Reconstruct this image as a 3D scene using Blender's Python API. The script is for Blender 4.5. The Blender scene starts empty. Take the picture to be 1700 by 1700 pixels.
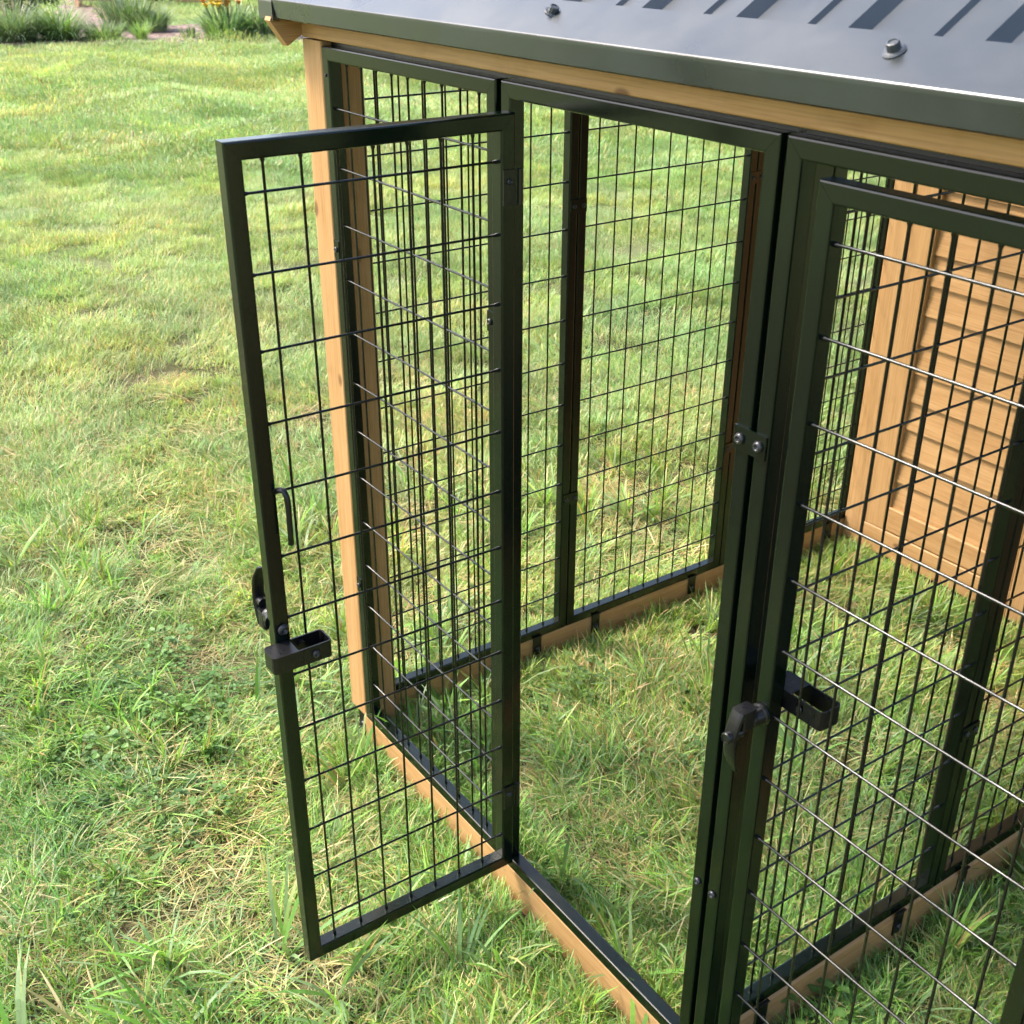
import bpy, math, random
import numpy as np
from mathutils import Vector, Matrix

random.seed(7)
rng = np.random.default_rng(7)
scene = bpy.context.scene
R = math.radians

# ------------------------------------------------------------------ camera
CAM = np.array([1.9256, -0.9429, 1.6046])
YAW, PITCH, ROLL = 0.9611, -0.4761, 0.0022
cy_, sy_ = math.cos(YAW), math.sin(YAW)
FWD = np.array([-sy_ * math.cos(PITCH), cy_ * math.cos(PITCH), math.sin(PITCH)])
RGT = np.array([cy_, sy_, 0.0])
UPV = np.cross(RGT, FWD)
cr_, sr_ = math.cos(ROLL), math.sin(ROLL)
R2 = cr_ * RGT + sr_ * UPV
U2 = -sr_ * RGT + cr_ * UPV
cam_d = bpy.data.cameras.new('camera')
cam = bpy.data.objects.new('camera', cam_d)
scene.collection.objects.link(cam)
scene.camera = cam
m = Matrix(((R2[0], U2[0], -FWD[0], CAM[0]), (R2[1], U2[1], -FWD[1], CAM[1]),
            (R2[2], U2[2], -FWD[2], CAM[2]), (0, 0, 0, 1)))
cam.matrix_world = m
cam_d.sensor_width = 36.0
cam_d.lens = 1939.9 / 1700 * 36.0
cam_d.clip_start = 0.02
cam_d.clip_end = 1500
cam_d.dof.use_dof = True
cam_d.dof.focus_distance = 2.1
cam_d.dof.aperture_fstop = 13.0

# ------------------------------------------------------------------ light
SUN_EL, SUN_ROT = R(52), R(233)
world = bpy.data.worlds.new('World')
scene.world = world
world.use_nodes = True
wn = world.node_tree
sky = wn.nodes.new('ShaderNodeTexSky')
sky.sky_type = 'NISHITA'
sky.sun_disc = False
sky.sun_elevation = SUN_EL
sky.sun_rotation = SUN_ROT
sky.dust_density = 4.0
sky.air_density = 1.0
sky.ozone_density = 1.0
wn.links.new(sky.outputs[0], wn.nodes['Background'].inputs[0])
wn.nodes['Background'].inputs[1].default_value = 0.125
sun_d = bpy.data.lights.new('sun', 'SUN')
sun_d.energy = 1.5
sun_d.angle = R(11)
sun_d.color = (1.0, 0.95, 0.87)
sun = bpy.data.objects.new('sun', sun_d)
scene.collection.objects.link(sun)
sdir = Vector((math.cos(SUN_EL) * math.sin(SUN_ROT), math.cos(SUN_EL) * math.cos(SUN_ROT), math.sin(SUN_EL)))
sun.rotation_euler = sdir.to_track_quat('Z', 'Y').to_euler()
sun.location = sdir * 20
scene.view_settings.view_transform = 'Standard'
scene.view_settings.look = 'None'
scene.view_settings.exposure = 1.95
scene.view_settings.gamma = 1.0
scene.view_settings.use_curve_mapping = False
scene.cycles.use_denoising = True
scene.cycles.use_adaptive_sampling = True
scene.cycles.adaptive_threshold = 0.03
scene.cycles.debug_use_spatial_splits = True
scene.cycles.max_bounces = 4
scene.cycles.diffuse_bounces = 2
scene.cycles.glossy_bounces = 2
scene.cycles.transmission_bounces = 2

GZ = -0.082          # ground level

# ------------------------------------------------------------------ helpers
def link(o):
    scene.collection.objects.link(o)
    return o

def mesh_from(name, V, F, mat=None, smooth=False):
    me = bpy.data.meshes.new(name)
    me.from_pydata([tuple(v) for v in V], [], [tuple(f) for f in F])
    if mat:
        me.materials.append(mat)
    if smooth:
        me.shade_smooth()
    me.update()
    return me

def obj(name, V, F, mat, parent=None, smooth=False):
    o = bpy.data.objects.new(name, mesh_from(name, V, F, mat, smooth))
    o.parent = parent
    return link(o)

def obj_me(name, me, parent=None, loc=(0, 0, 0), rot=(0, 0, 0)):
    o = bpy.data.objects.new(name, me)
    o.parent = parent
    o.location = loc
    o.rotation_euler = rot
    return link(o)

def tag(o, label=None, cat=None, group=None, kind=None):
    if label: o['label'] = label
    if cat: o['category'] = cat
    if group: o['group'] = group
    if kind: o['kind'] = kind
    return o

class MB:
    """collects vertices and faces"""
    def __init__(s): s.V = []; s.F = []
    def add(s, V, F):
        b = len(s.V)
        s.V += [tuple(v) for v in V]
        s.F += [tuple(i + b for i in f) for f in F]
        return s

def rect_profile(a0, a1, b0, b1, r, seg=3):
    """rounded rectangle, counter-clockwise in (a, b)"""
    pts = []
    for (ca, cb, t0) in ((a1 - r, b1 - r, 0), (a0 + r, b1 - r, 90), (a0 + r, b0 + r, 180), (a1 - r, b0 + r, 270)):
        for k in range(seg + 1):
            t = R(t0 + 90 * k / seg)
            pts.append((ca + r * math.cos(t), cb + r * math.sin(t)))
    return pts

def prism(profile, n0, n1, place):
    """sweep a closed profile from n0 to n1; n0/n1 may be functions of the profile point; place(a, b, n) -> xyz"""
    f0 = n0 if callable(n0) else (lambda a, b: n0)
    f1 = n1 if callable(n1) else (lambda a, b: n1)
    k = len(profile)
    V = [place(a, b, f0(a, b)) for a, b in profile] + [place(a, b, f1(a, b)) for a, b in profile]
    F = [(i, (i + 1) % k, k + (i + 1) % k, k + i) for i in range(k)]
    F += [tuple(range(k - 1, -1, -1)), tuple(range(k, 2 * k))]
    return V, F

def box(x0, x1, y0, y1, z0, z1, r=0.0, axis='x'):
    """box with rounded long edges along `axis`"""
    if r <= 0:
        V = [(x, y, z) for x in (x0, x1) for y in (y0, y1) for z in (z0, z1)]
        F = [(0, 1, 3, 2), (4, 6, 7, 5), (0, 4, 5, 1), (2, 3, 7, 6), (0, 2, 6, 4), (1, 5, 7, 3)]
        return V, F
    if axis == 'x':
        return prism(rect_profile(y0, y1, z0, z1, r), x0, x1, lambda a, b, n: (n, a, b))
    if axis == 'y':
        return prism(rect_profile(x0, x1, z0, z1, r), y0, y1, lambda a, b, n: (a, n, b))
    return prism(rect_profile(x0, x1, y0, y1, r), z0, z1, lambda a, b, n: (a, b, n))

def tube(path, rad, n=8, cap=True):
    """round tube along a list of points; rad number or list"""
    path = [Vector(p) for p in path]
    rads = rad if isinstance(rad, (list, tuple)) else [rad] * len(path)
    V, F = [], []
    up = Vector((0.12, 0.31, 0.94)).normalized()
    for i, p in enumerate(path):
        d = (path[min(i + 1, len(path) - 1)] - path[max(i - 1, 0)]).normalized()
        a = d.cross(up)
        if a.length < 0.05: a = d.cross(Vector((1, 0, 0)))
        a.normalize(); b = d.cross(a)
        for k in range(n):
            t = 2 * math.pi * k / n
            V.append(p + (a * math.cos(t) + b * math.sin(t)) * rads[i])
    for i in range(len(path) - 1):
        for k in range(n):
            F.append((i * n + k, i * n + (k + 1) % n, (i + 1) * n + (k + 1) % n, (i + 1) * n + k))
    if cap:
        F.append(tuple(range(n - 1, -1, -1)))
        F.append(tuple((len(path) - 1) * n + k for k in range(n)))
    return V, F

def lathe(profile, n=16, place=lambda x, y, h: (x, y, h)):
    """profile of (radius, height), turned round the h axis"""
    V, F = [], []
    for r, h in profile:
        for k in range(n):
            t = 2 * math.pi * k / n
            V.append(place(r * math.cos(t), r * math.sin(t), h))
    for i in range(len(profile) - 1):
        for k in range(n):
            F.append((i * n + k, i * n + (k + 1) % n, (i + 1) * n + (k + 1) % n, (i + 1) * n + k))
    F.append(tuple(range(n - 1, -1, -1)))
    F.append(tuple((len(profile) - 1) * n + k for k in range(n)))
    return V, F

# ------------------------------------------------------------------ materials
def new_mat(name):
    mt = bpy.data.materials.new(name)
    mt.use_nodes = True
    return mt, mt.node_tree.nodes, mt.node_tree.links, mt.node_tree.nodes['Principled BSDF']

def ramp(nodes, stops):
    n = nodes.new('ShaderNodeValToRGB')
    e = n.color_ramp.elements
    while len(e) < len(stops): e.new(0.5)
    for i, (p, c) in enumerate(stops):
        e[i].position = p
        e[i].color = (*c, 1) if len(c) == 3 else c
    return n

def noise(nodes, links, vec, scale, detail=4, rough=0.55):
    n = nodes.new('ShaderNodeTexNoise')
    n.inputs['Scale'].default_value = scale
    n.inputs['Detail'].default_value = detail
    n.inputs['Roughness'].default_value = rough
    if vec is not None: links.new(vec, n.inputs['Vector'])
    return n

def mapping(nodes, links, vec, scale=(1, 1, 1), loc=(0, 0, 0)):
    n = nodes.new('ShaderNodeMapping')
    n.inputs['Scale'].default_value = scale
    n.inputs['Location'].default_value = loc
    links.new(vec, n.inputs['Vector'])
    return n.outputs[0]

def mix_rgb(nodes, links, fac, a, b, mode='MIX'):
    n = nodes.new('ShaderNodeMix')
    n.data_type = 'RGBA'
    n.blend_type = mode
    for s, v in ((n.inputs[0], fac), (n.inputs[6], a), (n.inputs[7], b)):
        if hasattr(v, 'links'): links.new(v, s)
        elif isinstance(v, (int, float)): s.default_value = v
        else: s.default_value = (*v, 1)
    return n.outputs[2]

def bump(nodes, links, height, strength, dist, bsdf):
    n = nodes.new('ShaderNodeBump')
    n.inputs['Strength'].default_value = strength
    n.inputs['Distance'].default_value = dist
    links.new(height, n.inputs['Height'])
    links.new(n.outputs[0], bsdf.inputs['Normal'])

def metal_paint(name, base, rough, spec=0.5, wear=0.0, peel=0.02, flat=False):
    mt, N, L, B = new_mat(name)
    tc = N.new('ShaderNodeTexCoord')
    n1 = noise(N, L, tc.outputs['Object'], 9, 5)
    n2 = noise(N, L, tc.outputs['Object'], 420, 2)
    n3 = noise(N, L, mapping(N, L, tc.outputs['Object'], (60, 60, 14)), 3, 6, 0.7)
    c = ramp(N, [(0.35, [v * 0.85 for v in base]), (0.7, [v * 1.2 for v in base])])
    L.new(n1.outputs[0], c.inputs[0])
    col = c.outputs[0]
    if wear:
        w = ramp(N, [(0.70, (0, 0, 0)), (0.80, (wear, wear, wear))])
        L.new(n3.outputs[0], w.inputs[0])
        col = mix_rgb(N, L, w.outputs[0], col, (0.16, 0.17, 0.16))
    L.new(col, B.inputs['Base Color'])
    rr = ramp(N, [(0.3, (rough * 0.8,) * 3), (0.75, (rough * 1.35,) * 3)])
    L.new((n1 if flat else n3).outputs[0], rr.inputs[0])
    L.new(rr.outputs[0], B.inputs['Roughness'])
    B.inputs['Specular IOR Level'].default_value = spec
    bump(N, L, n2.outputs[0], 0.12, peel * 0.01, B)
    return mt

M_FRAME = metal_paint('black_green_powder_coat', (0.0022, 0.0058, 0.0032), 0.17, 0.42, 0.4)
M_WIRE = metal_paint('wire_black_coat', (0.004, 0.005, 0.0048), 0.20, 0.55)
M_HARD = metal_paint('black_hardware', (0.0042, 0.0045, 0.0055), 0.30, 0.5)
M_BOLT = metal_paint('dark_bolt_steel', (0.02, 0.02, 0.024), 0.28, 0.6)
M_ROOF = metal_paint('anthracite_roof_sheet', (0.013, 0.019, 0.021), 0.31, 0.5, 0.0, 0.008, True)
M_ROOF.node_tree.nodes['Principled BSDF'].inputs['IOR'].default_value = 1.80
M_SCREW = metal_paint('roof_screw_steel', (0.05, 0.055, 0.06), 0.3, 0.6)
M_RUBBER = metal_paint('plain_dark_gap', (0.006, 0.006, 0.006), 0.7, 0.2)

def wood(name, axis, tone=1.0):
    mt, N, L, B = new_mat(name)
    tc = N.new('ShaderNodeTexCoord')
    oi = N.new('ShaderNodeObjectInfo')
    off = N.new('ShaderNodeVectorMath'); off.operation = 'MULTIPLY_ADD'
    cmb = N.new('ShaderNodeCombineXYZ')
    for k in range(3): L.new(oi.outputs['Random'], cmb.inputs[k])
    off.inputs[1].default_value = (7.3, 5.1, 9.7)
    L.new(cmb.outputs[0], off.inputs[0]); L.new(tc.outputs['Object'], off.inputs[2])
    v = off.outputs[0]
    sc = {'x': (0.07, 1, 1), 'y': (1, 0.07, 1), 'z': (1, 1, 0.07)}[axis]
    sc2 = {'x': (0.02, 1, 1), 'y': (1, 0.02, 1), 'z': (1, 1, 0.02)}[axis]
    dist = noise(N, L, mapping(N, L, v, tuple(k * 1.0 for k in sc)), 14, 3)
    warp = N.new('ShaderNodeVectorMath'); warp.operation = 'MULTIPLY_ADD'
    warp.inputs[1].default_value = (0.02, 0.02, 0.02)
    L.new(dist.outputs['Color'], warp.inputs[0]); L.new(v, warp.inputs[2])
    g1 = noise(N, L, mapping(N, L, warp.outputs[0], sc), 95, 6, 0.6)
    g2 = noise(N, L, mapping(N, L, v, sc2), 420, 3, 0.6)
    g3 = noise(N, L, mapping(N, L, v, sc), 22, 3)
    c = ramp(N, [(0.22, (0.34 * tone, 0.165 * tone, 0.056 * tone)), (0.45, (0.455 * tone, 0.255 * tone, 0.102 * tone)),
                 (0.62, (0.51 * tone, 0.300 * tone, 0.129 * tone)), (0.85, (0.57 * tone, 0.360 * tone, 0.178 * tone))])
    mx = N.new('ShaderNodeMath'); mx.operation = 'MULTIPLY_ADD'
    mx.inputs[1].default_value = 0.45
    L.new(g1.outputs[0], mx.inputs[0])
    m2 = N.new('ShaderNodeMath'); m2.operation = 'MULTIPLY'; m2.inputs[1].default_value = 0.55
    L.new(g3.outputs[0], m2.inputs[0]); L.new(m2.outputs[0], mx.inputs[2])
    L.new(mx.outputs[0], c.inputs[0])
    fib = ramp(N, [(0.34, (0.80, 0.76, 0.70)), (0.55, (1, 1, 1))])
    L.new(g2.outputs[0], fib.inputs[0])
    col = mix_rgb(N, L, 1.0, c.outputs[0], fib.outputs[0], 'MULTIPLY')
    # knots: small dark eyes, far apart
    vo = N.new('ShaderNodeTexVoronoi'); vo.inputs['Scale'].default_value = 8.5
    scK = {'x': (0.55, 1, 1), 'y': (1, 0.55, 1), 'z': (1, 1, 0.55)}[axis]
    L.new(mapping(N, L, warp.outputs[0], scK), vo.inputs['Vector'])
    kn = ramp(N, [(0.045, (1, 1, 1)), (0.085, (0, 0, 0))])
    L.new(vo.outputs['Distance'], kn.inputs[0])
    col = mix_rgb(N, L, kn.outputs[0], col, (0.20 * tone, 0.095 * tone, 0.04 * tone))
    # grime blotches
    gr = noise(N, L, v, 17, 4, 0.6)
    gm = ramp(N, [(0.58, (1, 1, 1)), (0.78, (0.86, 0.82, 0.76))])
    L.new(gr.outputs[0], gm.inputs[0])
    col = mix_rgb(N, L, 1.0, col, gm.outputs[0], 'MULTIPLY')
    L.new(col, B.inputs['Base Color'])
    B.inputs['Roughness'].default_value = 0.52
    B.inputs['Specular IOR Level'].default_value = 0.35
    bump(N, L, g2.outputs[0], 0.25, 0.0006, B)
    return mt

WX, WY, WZ = wood('stained_fir_x', 'x'), wood('stained_fir_y', 'y'), wood('stained_fir_z', 'z')

def foliage_mat(name, transl=0.35, rough=0.45, world_var=True, spec=0.35):
    """leaf colour comes from the blade's own colour attribute, drifting slowly over the ground"""
    mt, N, L, B = new_mat(name)
    at = N.new('ShaderNodeAttribute'); at.attribute_name = 'tint'
    oi = N.new('ShaderNodeObjectInfo')
    col = at.outputs['Color']
    hs = N.new('ShaderNodeHueSaturation')
    mr = N.new('ShaderNodeMapRange'); mr.inputs[3].default_value = 0.72; mr.inputs[4].default_value = 1.28
    L.new(oi.outputs['Random'], mr.inputs[0]); L.new(mr.outputs[0], hs.inputs['Value'])
    L.new(col, hs.inputs['Color'])
    col = hs.outputs[0]
    if world_var:
        g = N.new('ShaderNodeNewGeometry')
        a = noise(N, L, mapping(N, L, g.outputs['Position'], (1, 1, 0)), 1.7, 2, 0.6)
        b = noise(N, L, mapping(N, L, g.outputs['Position'], (1, 1, 0), (31, 7, 0)), 0.55, 1, 0.55)
        ra = ramp(N, [(0.40, (0, 0, 0)), (0.66, (0.62, 0.62, 0.62))])
        L.new(a.outputs[0], ra.inputs[0])
        col = mix_rgb(N, L, ra.outputs[0], col, mix_rgb(N, L, 1.0, col, (1.42, 1.12, 1.0), 'MULTIPLY'))
        rb = ramp(N, [(0.36, (0.84, 0.95, 0.86)), (0.64, (1.10, 1.06, 1.04))])
        L.new(b.outputs[0], rb.inputs[0])
        col = mix_rgb(N, L, 1.0, col, rb.outputs[0], 'MULTIPLY')
    L.new(col, B.inputs['Base Color'])
    B.inputs['Roughness'].default_value = rough
    B.inputs['Specular IOR Level'].default_value = spec
    t = N.new('ShaderNodeBsdfTranslucent')
    tcol = mix_rgb(N, L, 1.0, col, (1.25, 1.25, 0.75), 'MULTIPLY')
    L.new(tcol, t.inputs['Color'])
    ms = N.new('ShaderNodeMixShader'); ms.inputs[0].default_value = transl
    L.new(B.outputs[0], ms.inputs[1]); L.new(t.outputs[0], ms.inputs[2])
    L.new(ms.outputs[0], N['Material Output'].inputs['Surface'])
    return mt

M_GRASS = foliage_mat('grass_blade')
M_LEAF = foliage_mat('garden_leaf', 0.3, 0.45, False)

def ground_mat():
    mt, N, L, B = new_mat('lawn_soil')
    g = N.new('ShaderNodeNewGeometry')
    a = noise(N, L, g.outputs['Position'], 6, 6, 0.65)
    b = noise(N, L, g.outputs['Position'], 55, 4, 0.7)
    c = ramp(N, [(0.3, (0.060, 0.050, 0.026)), (0.5, (0.105, 0.092, 0.045)), (0.68, (0.12, 0.135, 0.050))])
    L.new(a.outputs[0], c.inputs[0])
    d = ramp(N, [(0.35, (0.55, 0.55, 0.55)), (0.65, (1.2, 1.2, 1.15))])
    L.new(b.outputs[0], d.inputs[0])
    near = mix_rgb(N, L, 1.0, c.outputs[0], d.outputs[0], 'MULTIPLY')
    # far away the lawn is a closed carpet of blades
    ln = N.new('ShaderNodeVectorMath'); ln.operation = 'LENGTH'
    L.new(g.outputs['Position'], ln.inputs[0])
    f = N.new('ShaderNodeMapRange'); f.inputs[1].default_value = 2.6; f.inputs[2].default_value = 7
    L.new(ln.outputs['Value'], f.inputs[0])
    e = noise(N, L, g.outputs['Position'], 1.3, 5, 0.6)
    far = ramp(N, [(0.35, (0.17, 0.22, 0.080)), (0.65, (0.24, 0.29, 0.115))])
    L.new(e.outputs[0], far.inputs[0])
    col = mix_rgb(N, L, f.outputs[0], near, far.outputs[0])
    L.new(col, B.inputs['Base Color'])
    B.inputs['Roughness'].default_value = 0.9
    B.inputs['Specular IOR Level'].default_value = 0.15
    bump(N, L, b.outputs[0], 0.6, 0.01, B)
    return mt

def mulch_mat():
    mt, N, L, B = new_mat('bark_mulch')
    g = N.new('ShaderNodeNewGeometry')
    v = N.new('ShaderNodeTexVoronoi'); v.inputs['Scale'].default_value = 26
    L.new(mapping(N, L, g.outputs['Position'], (1, 0.6, 1)), v.inputs['Vector'])
    c = ramp(N, [(0.0, (0.085, 0.050, 0.038)), (0.45, (0.19, 0.125, 0.10)), (1.0, (0.30, 0.215, 0.175))])
    s = N.new('ShaderNodeSeparateColor'); L.new(v.outputs['Color'], s.inputs[0])
    L.new(s.outputs[0], c.inputs[0])
    L.new(c.outputs[0], B.inputs['Base Color'])
    B.inputs['Roughness'].default_value = 0.9
    bump(N, L, v.outputs['Distance'], 0.8, 0.03, B)
    return mt

M_GROUND, M_MULCH = ground_mat(), mulch_mat()

# ------------------------------------------------------------------ ground
def ground_h(x, y):
    near = max(0.0, 1 - (abs(x - 0.8) + abs(y - 0.8)) / 6)
    return 0.0055 * (math.sin(2.1 * x + 0.7) * math.cos(1.7 * y) + 0.6 * math.sin(3.3 * y - 1.1 * x)) * (1 - near * 0.6)

xs = np.concatenate([np.array([-600, -300, -150, -80, -55]), np.arange(-40, 8, 0.5), np.array([8, 12, 20, 50, 150, 400, 600])])
ys = np.concatenate([np.array([-600, -300, -120, -50, -20]), np.arange(-12, 24, 0.5), np.array([24, 34, 50, 90, 200, 400, 600])])
V = [(x, y, GZ + (ground_h(x, y) if abs(x) < 45 and abs(y) < 30 else 0)) for y in ys for x in xs]
nx = len(xs)
F = [(j * nx + i, j * nx + i + 1, (j + 1) * nx + i + 1, (j + 1) * nx + i) for j in range(len(ys) - 1) for i in range(nx - 1)]
tag(obj('lawn_ground', V, F, M_GROUND, None, True), 'soil and turf of the lawn under the grass', 'ground', kind='structure')

# ------------------------------------------------------------------ the kennel
kennel = link(bpy.data.objects.new('dog_kennel', None))
kennel.location = (0, 0, 0)
tag(kennel, 'wooden framed dog kennel with black wire mesh panels, open door and grey metal roof', 'kennel')

T = 0.0228      # face width of the steel tube
D = 0.0250      # depth of the steel tube
H = 1.40

def place_plane(ox, oy, ang):
    """local (u along the panel, v depth, z) -> kennel coordinates"""
    c, s = math.cos(ang), math.sin(ang)
    return lambda u, v, z: (ox + c * u - s * v, oy + s * u + c * v, z)

def frame_geo(w, z0, z1, pl, t=T, d=D, gap=0.00025):
    mb = MB()
    prof = rect_profile(0, t, 0, d, 0.0026, 2)
    L_, H_ = w, z1 - z0
    # stiles: a = inward offset along u ; swept along z, mitred
    mb.add(*prism(prof, lambda a, b: z0 + a + gap, lambda a, b: z1 - a - gap, lambda a, b, n: pl(a, b, n)))
    mb.add(*prism(prof, lambda a, b: z0 + a + gap, lambda a, b: z1 - a - gap, lambda a, b, n: pl(w - a, b, n)))
    mb.add(*prism(prof, lambda a, b: a + gap, lambda a, b: w - a - gap, lambda a, b, n: pl(n, b, z0 + a)))
    mb.add(*prism(prof, lambda a, b: a + gap, lambda a, b: w - a - gap, lambda a, b, n: pl(n, b, z1 - a)))
    return mb

def fix_normals(o):
    import bmesh
    bm = bmesh.new(); bm.from_mesh(o.data)
    bmesh.ops.recalc_face_normals(bm, faces=bm.faces)
    bm.to_mesh(o.data); bm.free()
    return o

WIRE_R = 0.0019
def wire_geo(p0, p1):
    p0, p1 = Vector(p0), Vector(p1)
    d = (p1 - p0).normalized()
    pts = [p0, p0 + d * 0.005, p0 + d * 0.008, p1 - d * 0.008, p1 - d * 0.005, p1]
    # a few mm of sag and wander over the length keep it from being ruler-straight
    mid = []
    j = Vector((random.uniform(-1, 1), random.uniform(-1, 1), random.uniform(-1, 1))) * 0.0009
    for k in (0.25, 0.5, 0.75):
        mid.append(p0.lerp(p1, k) + j * math.sin(math.pi * k))
    path = pts[:3] + mid + pts[3:]
    return tube(path, [0.0030, 0.0030, WIRE_R] + [WIRE_R] * 3 + [WIRE_R, 0.0030, 0.0030], 8, False)

def wires(panel, w, z0, z1, us, zs, pl, t=T, vc=D * 0.5, joined=False):
    mb = MB()
    for u in us:
        g = wire_geo(pl(u, vc + 0.0019, z0 + t - 0.001), pl(u, vc + 0.0019, z1 - t + 0.001))
        if joined: mb.add(*g)
        else: obj('wire', *g, M_WIRE, panel, True)
    for z in zs:
        g = wire_geo(pl(t - 0.001, vc - 0.0019, z), pl(w - t + 0.001, vc - 0.0019, z))
        if joined: mb.add(*g)
        else: obj('wire', *g, M_WIRE, panel, True)
    if joined: obj('wire_mesh', mb.V, mb.F, M_WIRE, panel, True)

ZS = [0.1 * k for k in range(1, 14)]

def mesh_panel(name, w, pl, u0=None, label=None, joined=False):
    mb = frame_geo(w, 0, H, pl)
    p = fix_normals(obj(name, mb.V, mb.F, M_FRAME, kennel))
    if label: p['label'] = label
    n = 9
    s = (w - 0.05 * (n - 1)) / 2 if u0 is None else u0
    wires(p, w, 0, H, [s + 0.05 * k for k in range(n)], ZS, pl, joined=joined)
    return p

# front (runs along x, outer face at y = 0)
plA1 = place_plane(0.010, 0, 0)
A1 = mesh_panel('mesh_panel', 0.523, plA1)
def door_frame(x0, w):
    pl = place_plane(x0, 0, 0)
    mb = frame_geo(w, 0, H, pl)
    return fix_normals(obj('door_frame', mb.V, mb.F, M_FRAME, kennel))
DF1 = door_frame(0.5455, 0.5140)
DF2 = door_frame(1.0675, 0.5230)

# left end wall (x = const), its inner face looks at +x ; u runs along +y, v = depth towards -x
XB = -0.0320
def plB(y0): return place_plane(XB, y0, math.pi / 2)
YB = [0.066, 0.5935, 1.1205]
for y0 in YB: mesh_panel('mesh_panel', 0.5255, plB(y0))
# partition between the two runs
XD = 1.0600
YD = [0.0900, 0.6165, 1.1430]
for y0 in YD: mesh_panel('mesh_panel', 0.5250, place_plane(XD, y0, math.pi / 2))
fix_normals(obj('spacer_post', *box(XD - D, XD, 0.0262, 0.0893, 0.001, 1.3985, 0.0026, 'z'), M_FRAME, kennel))
# far end wall, beside the second run
for y0 in YB: mesh_panel('mesh_panel', 0.5255, place_plane(1.655, y0, math.pi / 2), joined=True)

# thin rubber gap strips between neighbouring tubes stay empty: the dark seam is the gap itself

# --- timber
def beam(name, x0, x1, y0, y1, z0, z1, r, axis):
    mt = {'x': WX, 'y': WY, 'z': WZ}[axis]
    return fix_normals(obj(name, *box(x0, x1, y0, y1, z0, z1, r, axis), mt, kennel))
beam('corner_post', -0.062, 0.008, 0.0, 0.050, 0.001, 1.4065, 0.004, 'z')
beam('corner_post', -0.060, -0.0335, 0.0502, 0.0645, 0.001, 1.4065, 0.003, 'z')
beam('inner_post', -0.031, -0.004, 0.051, 0.086, -0.075, 1.44, 0.004, 'z')
beam('corner_post', 1.592, 1.660, 0.0, 0.050, 0.001, 1.4065, 0.004, 'z')
beam('header_beam', -0.062, 1.66, 0.001, 0.046, 1.4085, 1.462, 0.003, 'x')
beam('base_beam', 0.002, 1.60, 0.0012, 0.0330, -0.105, -0.0012, 0.004, 'x')
beam('base_beam', -0.064, -0.0340, 0.0340, 1.64, -0.105, -0.0012, 0.004, 'y')
beam('base_beam', 1.0365, 1.0625, 0.034, 1.62, -0.105, -0.0012, 0.009, 'y')
beam('base_beam', 1.625, 1.655, 0.034, 1.64, -0.105, -0.0012, 0.004, 'y')
beam('top_beam', -0.062, -0.030, 0.066, 1.64, 1.4025, 1.45, 0.003, 'y')
beam('top_beam', 1.035, 1.062, 0.048, 1.64, 1.4025, 1.45, 0.003, 'y')
beam('top_beam', 1.628, 1.660, 0.066, 1.64, 1.4025, 1.45, 0.003, 'y')

fix_normals(obj('dark_gap_filler', *box(0.009, 1.591, 0.0200, 0.0440, 1.4003, 1.4083), M_HARD, kennel))  # added black filler, stands in for the shade in the gap under the header
# corner foot bracket in the notch under the post
mb = MB()
mb.add(*box(-0.0335, 0.0005, 0.004, 0.006, -0.070, 0.0005))
mb.add(*box(-0.0335, -0.0315, 0.006, 0.030, -0.070, 0.0005))
fb = obj('foot_bracket', mb.V, mb.F, M_HARD, kennel)

# --- round headed bolts
def bolt_geo(r=0.0062, h=0.0042, hexr=0.0028):
    V, F = lathe([(r * 1.02, 0), (r, h * 0.45), (r * 0.86, h * 0.8), (r * 0.6, h), (hexr, h), (hexr * 0.98, h * 0.35)], 14)
    return V, F
me_bolt = mesh_from('bolt', *bolt_geo(), M_BOLT)
me_bolt.shade_smooth()
def bolt(x, y, z, normal, parent, name='bolt', s=1.0):
    o = obj_me(name, me_bolt, parent, (x, y, z))
    o.rotation_euler = Vector(normal).to_track_quat('Z', 'Y').to_euler()
    o.scale = (s, s, s)
    return o
bolt(-0.012, 0.0038, -0.035, (0, -1, 0), fb, s=1.5)

# connector plate on the pair of posts
pl_plate = obj('connector_plate', *box(1.0365, 1.0875, -0.0032, -0.0002, 1.0385, 1.0685, 0.0006, 'z'), M_FRAME, kennel)
fix_normals(pl_plate)
bolt(1.0470, -0.0032, 1.0535, (0, -1, 0), pl_plate, s=1.15)
bolt(1.0768, -0.0032, 1.0535, (0, -1, 0), pl_plate, s=1.15)
bolt(1.0480, -0.0004, 0.3550, (0, -1, 0), DF1)
bolt(1.0785, -0.0004, 0.3540, (0, -1, 0), DF2)
# small corner plates with a screw on the first panel
for (x0, x1, xc, zc) in ((0.0118, 0.0300, 0.021, 1.056), (0.0118, 0.0300, 0.021, 0.349), (0.5115, 0.5310, 0.520, 1.054)):
    q = fix_normals(obj('corner_plate', *box(x0, x1, -0.0022, -0.0002, zc - 0.016, zc + 0.016, 0.0006, 'z'), M_FRAME, kennel))
    bolt(xc, -0.0022, zc, (0, -1, 0), q, s=0.85)
bolt(0.0215, -0.0003, 1.354, (0, -1, 0), A1, s=0.5)
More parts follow.
